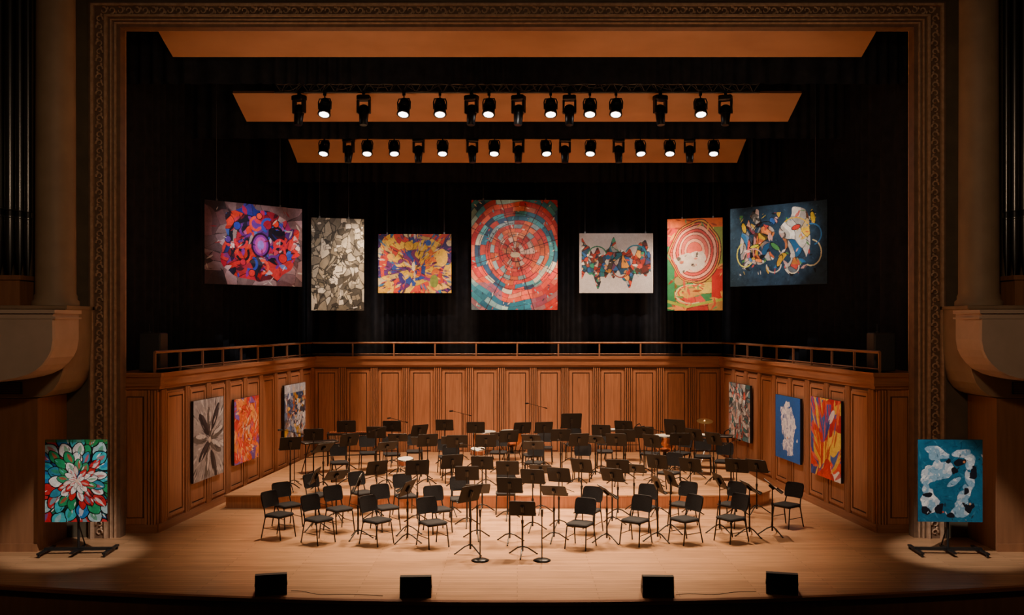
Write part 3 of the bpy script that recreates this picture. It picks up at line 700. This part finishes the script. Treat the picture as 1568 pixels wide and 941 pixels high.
for (x_,y_,rx,ry_,th) in[(0.25,0.84,0.14,0.06,-0.3),(0.18,0.80,0.06,0.05,0.6),(0.22,0.62,0.18,0.12,0.2),(0.10,0.52,0.08,0.05,0.8),(0.52,0.84,0.13,0.05,0.3),(0.62,0.74,0.05,0.10,0),(0.16,0.25,0.12,0.13,0.3),(0.10,0.38,0.04,0.08,0.3),(0.55,0.30,0.08,0.18,-0.3),(0.62,0.5,0.05,0.12,0.3),(0.42,0.48,0.1,0.03,0.6),(0.5,0.12,0.1,0.06,0)]:
    dx=a.X-x_;dy=a.Y-y_;c_,q=math.cos(th),math.sin(th);k=((dx*c_+dy*q)/rx)**2+((-dx*q+dy*c_)/ry_)**2+2.2*(n2-0.5)
    a.c[k<1]=C('c4d0dc')
n3=a.fbm(13);w_=a.c[...,0]>0.35;a.c[w_&(n3>0.56)]=C('88aec8');a.c[w_&(n3<0.38)]=C('eef2f4');a.dabs(['eef2f4','a8c0d0','6a98b8','3a6a88'],240,0.008,0.03,mask=w_,elong=4)
for (x_,y_,r,q) in[(0.10,0.33,0.05,0.03),(0.26,0.16,0.05,0.06),(0.52,0.72,0.07,0.04),(0.66,0.6,0.04,0.07),(0.60,0.2,0.06,0.07),(0.45,0.62,0.04,0.04),(0.1,0.14,0.06,0.04),(0.56,0.38,0.04,0.05),(0.36,0.74,0.03,0.03),(0.4,0.08,0.05,0.03)]:
    k=((a.X-x_)/r)**2+((a.Y-y_)/q)**2+4*(n3-0.5);a.c[k<1]=C('1a1c26')
a.dabs(['1a1c26','c8d0d8','1a1c26'],60,0.01,0.03,elong=3,region=lambda x,y:y<0.35 or (x>0.45 and y>0.55))
a.disc(0.55,0.73,0.015,'c87a50');a.disc(0.3,0.12,0.012,'c84a38');a.disc(0.62,0.22,0.015,'c8a080')
a.speckle(0.15);painting(a,'easel_painting',(7.53,16.25,1.29),math.radians(-3),0.05,extra=easel)

# ------------------------------------------------------------------ chairs / stands
def chair():
    mb=MB()
    mb.slab(rrect(0.44,0.43,0.07),0.425,0.475,1,None,0.018)
    n=12;pts=[];rows=[0.0,0.012,0.04,0.10,0.20,0.26,0.285,0.30]
    wr=[0.80,0.90,0.97,1.0,1.0,0.97,0.90,0.80]
    for z,kw in zip(rows,wr):
        for i in range(n+1):
            t=i/n*2-1;x_=t*0.215*kw
            pts.append((x_,0.235+0.25*z-0.035*(t*t),0.58+z))
    m=n+1;K=len(rows);back=[(x_,y_+0.035,z) for x_,y_,z in pts];V=pts+back;o=len(pts);fs=[]
    for k in range(K-1):
        for i in range(n):
            a_=k*m+i;fs+=[(a_,a_+1,a_+m+1,a_+m),(o+a_,o+a_+m,o+a_+m+1,o+a_+1)]
        fs+=[(k*m,k*m+m,o+k*m+m,o+k*m),(k*m+n,o+k*m+n,o+k*m+m+n,k*m+m+n)]
    for i in range(n): fs+=[(i,o+i,o+i+1,i+1),((K-1)*m+i,(K-1)*m+i+1,o+(K-1)*m+i+1,o+(K-1)*m+i)]
    mb.add(V,fs,1,False)
    r=0.0135
    for sx in(-1,1):
        mb.path([(sx*0.21,-0.23,0),(sx*0.195,-0.17,0.40),(sx*0.19,-0.14,0.425),(sx*0.19,0.16,0.425)],r,0,6)
        mb.path([(sx*0.215,0.27,0),(sx*0.20,0.18,0.40),(sx*0.18,0.21,0.50),(sx*0.165,0.30,0.80)],r,0,6)
        mb.cyl((sx*0.205,-0.20,0.20),(sx*0.208,0.225,0.20),0.008,n=5)
    mb.cyl((-0.19,-0.15,0.415),(0.19,-0.15,0.415),r);mb.cyl((-0.2,0.18,0.41),(0.2,0.18,0.41),r)
    return mb.mesh('orchestra_chair',[M_metal,M_fabric])
def stand(h,w=0.48,hh=0.32,tilt=22,paper=False):
    mb=MB()
    for k in range(3):
        t=k*2*pi/3+pi/6
        mb.path([(0.015*math.cos(t),0.015*math.sin(t),0.16),(0.10*math.cos(t),0.10*math.sin(t),0.13),(0.27*math.cos(t),0.27*math.sin(t),0.014),(0.29*math.cos(t),0.29*math.sin(t),0.010)],0.013,0,6)
    mb.cyl((0,0,0.08),(0,0,0.6),0.018);mb.cyl((0,0,0.6),(0,0,h-0.03),0.012);mb.cyl((0,0,0.56),(0,0,0.62),0.024)
    M=Matrix.Translation((0,0.0,h))@Matrix.Rotation(math.radians(tilt),4,'X')
    MP=M@RX90
    mb.slab(rrect(w,hh,0.03,4),-0.006,0.006,2,MP,0.002)
    mb.box(-w/2,w/2,0.0,0.055,-hh/2-0.006,-hh/2+0.004,2,M);mb.box(-w/2,w/2,0.05,0.056,-hh/2,-hh/2+0.02,2,M)
    mb.box(-0.03,0.03,-0.04,-0.006,-0.06,0.06,0,M);mb.cyl((0,-0.03,-0.05),(0,-0.03,0.05),0.02,M=M)
    if paper:
        mb.box(-0.22,-0.005,0.008,0.012,-hh/2+0.005,hh/2-0.01,1,M);mb.box(0.005,0.22,0.008,0.012,-hh/2+0.005,hh/2-0.01,1,M)
    return mb.mesh('music_stand',[M_metal,M_paper,M_desk])
ME_ch=chair()
ME_st=[stand(1.05,paper=True),stand(1.0,tilt=28),stand(1.12,tilt=18,paper=True),stand(0.82,0.46,0.3,25),stand(1.15,0.56,0.42,15),stand(0.93,tilt=48,paper=True)]
taken=[]
def z_at(y,x): return 0.285 if (y>20.4 and -6.3<x<5.7) else 0.0
def face(x,y): return math.atan2(0.1-x,-(14.6-y))
def put(kind,x,y,rz,var=0):
    if kind=='c': place('orchestra_chair',ME_ch,(x,y,z_at(y,x)),rz,0.96)
    else: place('music_stand',ME_st[var],(x,y,z_at(y,x)),rz)
    taken.append((kind,x,y))
def free(x,y,kind):
    for k,a_,b_ in taken:
        lim=0.66 if (k=='c' and kind=='c') else (0.5 if k!='p' else 0.75)
        if math.hypot(a_-x,b_-y)<lim: return False
    return True
front=[(-4.48,17.6),(-4.55,18.55),(-3.65,17.2),(-3.45,18.15),(-2.56,17.1),(-2.57,18.3),(-1.52,16.9),(-1.53,18.1),(1.13,16.8),(1.37,18.0),(2.16,17.1),(2.47,18.3),(3.08,17.2),(3.28,18.6),(3.95,17.3),(4.25,18.6),(5.35,18.55)]
for x,y in front: put('c',x,y,face(x,y)*1.05+random.uniform(-0.15,0.15))
stands_f=[(0.09,16.2,3),(-0.82,16.35,0),(-0.14,17.2,0),(0.68,17.3,1),(0.82,18.4,0),(-2.02,17.2,1),(-2.98,17.5,0),(1.65,17.2,1),(2.6,17.3,0),(4.86,17.8,1),(4.4,17.7,1),(-1.0,18.6,0),(-2.02,18.9,2),(-0.2,19.3,0),(-1.37,19.7,2),(1.35,19.6,0),(2.1,19.5,0),(2.95,19.7,2),(3.65,19.7,0),(-2.9,19.3,0),(-3.7,19.1,1),(4.6,19.6,0),(0.5,19.9,1),(1.9,18.7,1),(3.9,18.0,1),(-3.95,18.3,0),(0.3,18.2,0),(-0.75,17.5,5),(2.95,18.0,0),(-2.1,17.9,5),(-0.75,20.0,0),(2.5,20.0,5),(5.1,19.9,1)]
for x,y,v in stands_f:
    far=abs(x)>1.2 and y<18.5
    put('s',x,y,face(x,y)+random.uniform(-0.3,0.3)+((0.55 if x<0 else -0.55) if far else 0),v if v!=1 else random.choice([1,5]))
stands_r=[(1.45,25.0,4),(0.69,24.3,0),(-1.94,24.9,0),(-1.08,24.3,0),(-0.44,23.4,1),(0.13,24.2,0),(-2.47,23.6,0),(-2.95,23.1,1),(-3.5,23.2,0),(-4.37,23.9,2),(-4.95,22.7,0),(2.12,23.6,0),(3.15,23.2,0),(3.95,23.4,4),(4.6,21.9,0),(-0.72,21.5,0),(-1.38,21.4,0),(0.37,21.6,1),(1.43,21.7,0),(1.05,22.6,0),(2.3,21.7,0),(-2.07,21.6,0),(-3.0,21.5,1),(3.1,21.5,0),(3.8,21.8,0),(-3.9,21.7,0),(-4.4,21.2,1),(-0.2,22.4,0),(2.8,24.6,0),(-1.6,22.6,1),(1.9,22.7,1),(2.6,22.5,0),(4.3,22.7,0),(-2.3,22.4,5),(-3.3,24.6,0),(0.35,22.9,5),(-5.1,21.0,0)]
for x,y,v in stands_r: put('s',x,y,face(x,y)*0.9+random.uniform(-0.45,0.45),v if v!=1 else 5)

def table(w,d,h,papers=True):
    mb=MB();mb.slab(rrect(w,d,0.02,3),h-0.04,h,0,None,0.004)
    for sx in(-1,1):
        mb.cyl((sx*(w/2-0.05),-d/2+0.05,0),(sx*(w/2-0.15),d/2-0.05,h-0.04),0.014);mb.cyl((sx*(w/2-0.05),d/2-0.05,0),(sx*(w/2-0.15),-d/2+0.05,h-0.04),0.014)
    mb.cyl((-w/2+0.1,0,h*0.5),(w/2-0.1,0,h*0.5),0.01)
    if papers:
        mb.box(-w*0.3,-w*0.05,-d*0.3,d*0.3,h,h+0.006,1);mb.box(0,w*0.22,-d*0.35,d*0.2,h,h+0.006,1)
        mb.path([(w*0.3,0.1,h+0.01),(w*0.33,0.0,h+0.1),(w*0.40,-0.05,h+0.16),(w*0.44,0.05,h+0.1)],0.015,0,6)
        mb.lathe([(0.05,0),(0.055,0.08),(0.05,0.1)],0,12,Matrix.Translation((-w*0.38,0,h)))
    return mb.mesh('percussion_table',[M_metal,M_paper])
def xylo():
    mb=MB();h=0.85
    for i in range(26):
        t=i/25;x_=-0.62+1.24*t;l=0.36-0.14*t
        mb.box(x_-0.019,x_+0.019,-l/2,l/2,h,h+0.02,1);
        mb.cyl((x_,0,h-0.03),(x_,0,h-0.32+0.2*t),0.016,mat=2,n=8)
    for sy in(-1,1): mb.box(-0.68,0.68,sy*0.19-0.015,sy*0.19+0.015,h-0.05,h-0.005,0)
    for sx in(-1,1):
        mb.box(sx*0.68-0.02,sx*0.68+0.02,-0.22,0.22,h-0.08,h,0)
        for sy in(-1,1): mb.cyl((sx*0.68,sy*0.2,0.0),(sx*0.68,sy*0.18,h-0.06),0.016)
    mb.cyl((-0.68,0,0.25),(0.68,0,0.25),0.014)
    return mb.mesh('xylophone',[M_metal,M_redshell,M_chrome])
def drum():
    mb=MB();h=0.72
    M=Matrix.Translation((0,0,h))@Matrix.Rotation(0.12,4,'X')
    mb.lathe([(0.175,-0.14),(0.175,0)],1,24,M);mb.lathe([(0.183,-0.02),(0.186,0),(0.178,0.008)],3,24,M);mb.lathe([(0.183,-0.145),(0.186,-0.13),(0.18,-0.12)],3,24,M)
    mb.cyl((0,0,0.008),(0,0,0.011),0.17,mat=2,n=24,M=M)
    for k in range(8):
        t=k*pi/4;mb.cyl((0.185*math.cos(t),0.185*math.sin(t),-0.13),(0.185*math.cos(t),0.185*math.sin(t),-0.01),0.006,mat=3,n=5,M=M)
    mb.cyl((0,0,0.2),(0,0,h-0.15),0.014,mat=3)
    for k in range(3):
        t=k*2*pi/3;mb.cyl((0,0,0.28),(0.26*math.cos(t),0.26*math.sin(t),0.012),0.010,mat=3,n=6)
        mb.path([(0,0,h-0.22),(0.16*math.cos(t),0.16*math.sin(t),h-0.18),(0.19*math.cos(t),0.19*math.sin(t),h-0.11)],0.009,3,6)
    return mb.mesh('snare_drum',[M_metal,M_redshell,M_drumhead,M_chrome])
def timpani():
    mb=MB()
    mb.lathe([(0.06,0.36),(0.18,0.40),(0.27,0.50),(0.31,0.64),(0.32,0.78)],1,28);mb.lathe([(0.325,0.76),(0.335,0.78),(0.325,0.80)],3,28)
    mb.cyl((0,0,0.795),(0,0,0.802),0.315,mat=2,n=28)
    for k in range(4):
        t=k*pi/2+0.4;mb.path([(0.33*math.cos(t),0.33*math.sin(t),0.76),(0.32*math.cos(t),0.32*math.sin(t),0.45),(0.22*math.cos(t),0.22*math.sin(t),0.2),(0.28*math.cos(t),0.28*math.sin(t),0.01)],0.013,0,6)
    mb.cyl((0,0,0.18),(0,0,0.37),0.05)
    mb.lathe([(0.24,0.19),(0.25,0.2),(0.24,0.21)],0,20)
    return mb.mesh('timpani',[M_metal,M_copper,M_drumhead,M_chrome])
def micstand(h,boom=True,round_=False):
    mb=MB()
    if round_: mb.lathe([(0.15,0),(0.15,0.015),(0.10,0.035),(0.02,0.045)],0,24)
    else:
        for k in range(3):
            t=k*2*pi/3;mb.cyl((0,0,0.10),(0.28*math.cos(t),0.28*math.sin(t),0.01),0.010,n=6)
    mb.cyl((0,0,0.03),(0,0,h),0.010)
    if boom:
        mb.cyl((0,0.2,h-0.05),(0,-0.35,h+0.10),0.007);mb.cyl((0,-0.35,h+0.10),(0,-0.45,h+0.10),0.022);mb.cyl((0,0.2,h-0.05),(0,0.28,h-0.07),0.018)
    else: mb.cyl((0,0,h),(0,-0.03,h+0.13),0.018,0.024)
    return mb.mesh('microphone_stand',[M_metal])
def cymbal():
    mb=MB()
    for k in range(3):
        t=k*2*pi/3;mb.cyl((0,0,0.3),(0.3*math.cos(t),0.3*math.sin(t),0.012),0.010,mat=1,n=6)
    mb.cyl((0,0,0.2),(0,0,1.12),0.011,mat=1)
    M=Matrix.Translation((0,0,1.1))@Matrix.Rotation(0.25,4,'X')
    mb.lathe([(0.22,0),(0.10,0.018),(0.04,0.025),(0.03,0.045),(0.005,0.05)],2,28,M)
    return mb.mesh('cymbal_stand',[M_metal,M_chrome,M_brass])
mx_=xylo();md=drum();mt_=timpani()
def pp(name,me,x,y,rz=0):
    place(name,me,(x,y,z_at(y,x)),rz);taken.append(('p',x,y))
pp('xylophone',mx_,-4.35,24.9,0.15)
pp('percussion_table',table(1.1,0.5,0.86),2.9,25.6,0.0)
pp('percussion_table',table(1.2,0.5,0.86),5.0,24.3,-0.3)
pp('percussion_table',table(0.9,0.45,0.78,False),-5.0,23.6,0.5)
pp('snare_drum',md,-0.95,22.6);pp('snare_drum',md,4.4,25.4);pp('snare_drum',md,1.6,23.7);pp('snare_drum',md,-2.5,20.9)
pp('timpani',mt_,-0.9,25.6);pp('timpani',mt_,-0.15,25.75);pp('timpani',mt_,3.9,24.7)
pp('cymbal_stand',cymbal(),5.1,25.4)
for x,y,h in((-1.5,25.9,1.25),(0.6,26.0,1.45),(-3.2,25.5,1.1),(-0.95,20.8,1.0),(1.0,20.8,1.1),(3.3,22.4,1.2),(-3.4,22.4,1.2),(4.75,20.8,1.1),(-5.2,21.8,1.2)):
    pp('microphone_stand',micstand(h),x,y,random.uniform(-1,1))
mr=micstand(0.75,False,True)
place('microphone_stand',mr,(-0.63,15.86,0));place('microphone_stand',mr,(0.42,15.86,0))
cand=[(x,y) for x,y,v in stands_f if y>18.5]+[(x,y) for x,y,v in stands_r]
for x,y in cand:
    th=face(x,y)
    for dist in(0.72,0.62,0.85):
        cx,cy=x-math.sin(th)*dist,y+math.cos(th)*dist
        if 19.95<cy<20.75: cy=20.78 if cy>20.35 else 19.9
        if free(cx,cy,'c') and abs(cx)<5.3 and cy<26.6:
            put('c',cx,cy,th+random.uniform(-0.25,0.25));break

# floor wedge monitors
def wedge():
    mb=MB();w=0.46
    prof=[(-0.17,0.0),(0.21,0.0),(0.17,0.12),(-0.02,0.30),(-0.13,0.30)]
    n=len(prof);V=[(-w/2,y,z) for y,z in prof]+[(w/2,y,z) for y,z in prof]
    mb.add(V,[tuple(range(n)),tuple(range(2*n-1,n-1,-1))]+[(i,n+i,n+(i+1)%n,(i+1)%n) for i in range(n)],0)
    d=Vector((0,-0.19,0.18)).normalized();nr=Vector((0,0.18,0.19)).normalized();c0=Vector((0,0.075,0.21))+nr*0.002
    vs=[c0+Vector((sx*(w/2-0.02),0,0))+d*sy*0.11 for sx,sy in((-1,-1),(1,-1),(1,1),(-1,1))]
    mb.add(vs,[(0,1,2,3)],1)
    for sx in(-1,1): mb.box(sx*(w/2)-0.006,sx*(w/2)+0.006,-0.08,0.04,0.12,0.16,0)
    return mb.mesh('stage_monitor',[M_black,M_grille])
mw=wedge()
for x,y,r in((-3.68,13.97,0.25),(-1.5,13.86,0.05),(2.08,13.87,-0.05),(3.97,14.02,-0.25)): place('stage_monitor',mw,(x,y,0.0),r)
def cable(pts):
    mb=MB();P_=[];
    for i in range(len(pts)-1):
        for t in range(6):
            u=t/6;P_.append((pts[i][0]*(1-u)+pts[i+1][0]*u,pts[i][1]*(1-u)+pts[i+1][1]*u+0.03*math.sin((i*6+t)*0.9),0.006))
    mb.path(P_,0.004,0,5);place('floor_cable',mb.mesh('floor_cable',[M_cable]))
cable([(-3.4,14.05),(-2.9,13.88),(-1.8,13.78)]);cable([(2.35,13.85),(3.0,13.9),(3.7,14.05)])
def speaker():
    mb=MB();mb.slab(rrect(0.44,0.40,0.03,4),0.0,0.76,0,None,0.02)
    mb.slab([(x_,z_+0.38) for x_,z_ in rrect(0.38,0.66,0.03,4)],0,0.012,1,Matrix.Translation((0,-0.198,0))@RX90,0.003)
    mb.cyl((-0.08,0,0.76),(-0.08,0,0.94),0.006);mb.box(-0.1,-0.06,-0.02,0.02,0.76,0.79)
    return mb.mesh('loudspeaker',[M_spk,M_grille])
ms=speaker()
place('loudspeaker',ms,(-7.30,18.75,H));place('loudspeaker',ms,(7.30,18.75,H))
for s_ in(-1,1):
    mb=MB();x_=s_*7.95
    mb.cyl((x_,18.45,0),(x_,18.45,8.0),0.02)
    mb.lathe([(0.06,0),(0.06,0.02),(0.02,0.03)],0,12,Matrix.Translation((x_,18.45,0)))
    for k in range(5): mb.box(x_-0.06,x_+0.06,18.37,18.43,4.0+k*0.22,4.18+k*0.22)
    place('lighting_boom',mb.mesh('lighting_boom',[M_black]))

# ------------------------------------------------------------------ lighting
w=bpy.data.worlds.new('world');scene.world=w;w.use_nodes=True
w.node_tree.nodes['Background'].inputs[0].default_value=(1,0.74,0.55,1);w.node_tree.nodes['Background'].inputs[1].default_value=0.022
NEUT=(1,0.90,0.80)
for x,p_ in((-5,4200),(0,6200),(5,4200)): spot('foh_key',(x,4,11.0),(x*0.3,21.6,0.0),p_,27,1.0,WARM,0.3)
for tx,ty,tz,pw in[(-6.43,22.9,5.96,520),(-4.99,26,5.7,310),(-2.96,27,5.8,300),(-0.08,27,6.0,460),(2.86,27,5.8,300),(4.94,26,5.7,330),(6.37,22.9,5.96,520)]:
    spot('picture_spot',(tx*0.7,15.2,9.6) if abs(tx)<6 else (tx*0.5,15.2,9.5),(tx,ty,tz),pw*5.6,16,0.8,NEUT,0.1)
for s_ in(-1,1):
    for y_ in(20.05,22.15,25.55): spot('picture_spot',(s_*2.5,y_-1.5,7.6),(s_*6.6,y_,1.6),750,30,0.9,NEUT,0.1)
for s_ in(-1,1): spot('easel_spot',(s_*3.0,12.0,8.0),(s_*7.42,16.05,0.8),3000,15.5,0.6,NEUT,0.08)
for x in(-4,-1.4,1.4,4): spot('wall_wash',(x,24.9,8.0),(x,27.4,1.2),1350,70,1,WARM)
for x in(-4,4): spot('reflector_fill',(x,13.0,0.2),(x,20.5,9.4),720,45,1,WARM,0.3)  # added unseen fill that brightens the reflector undersides
for s_ in(-1,1): spot('house_fill',(s_*3,7,8.0),(s_*8.6,17,4.5),620,75,1,WARM,0.4)  # added unseen fill on the house sides and frame
spot('house_fill',(0,8,6.0),(0,17.6,9.8),400,90,1,WARM,0.4)  # added unseen fill for the top of the frame
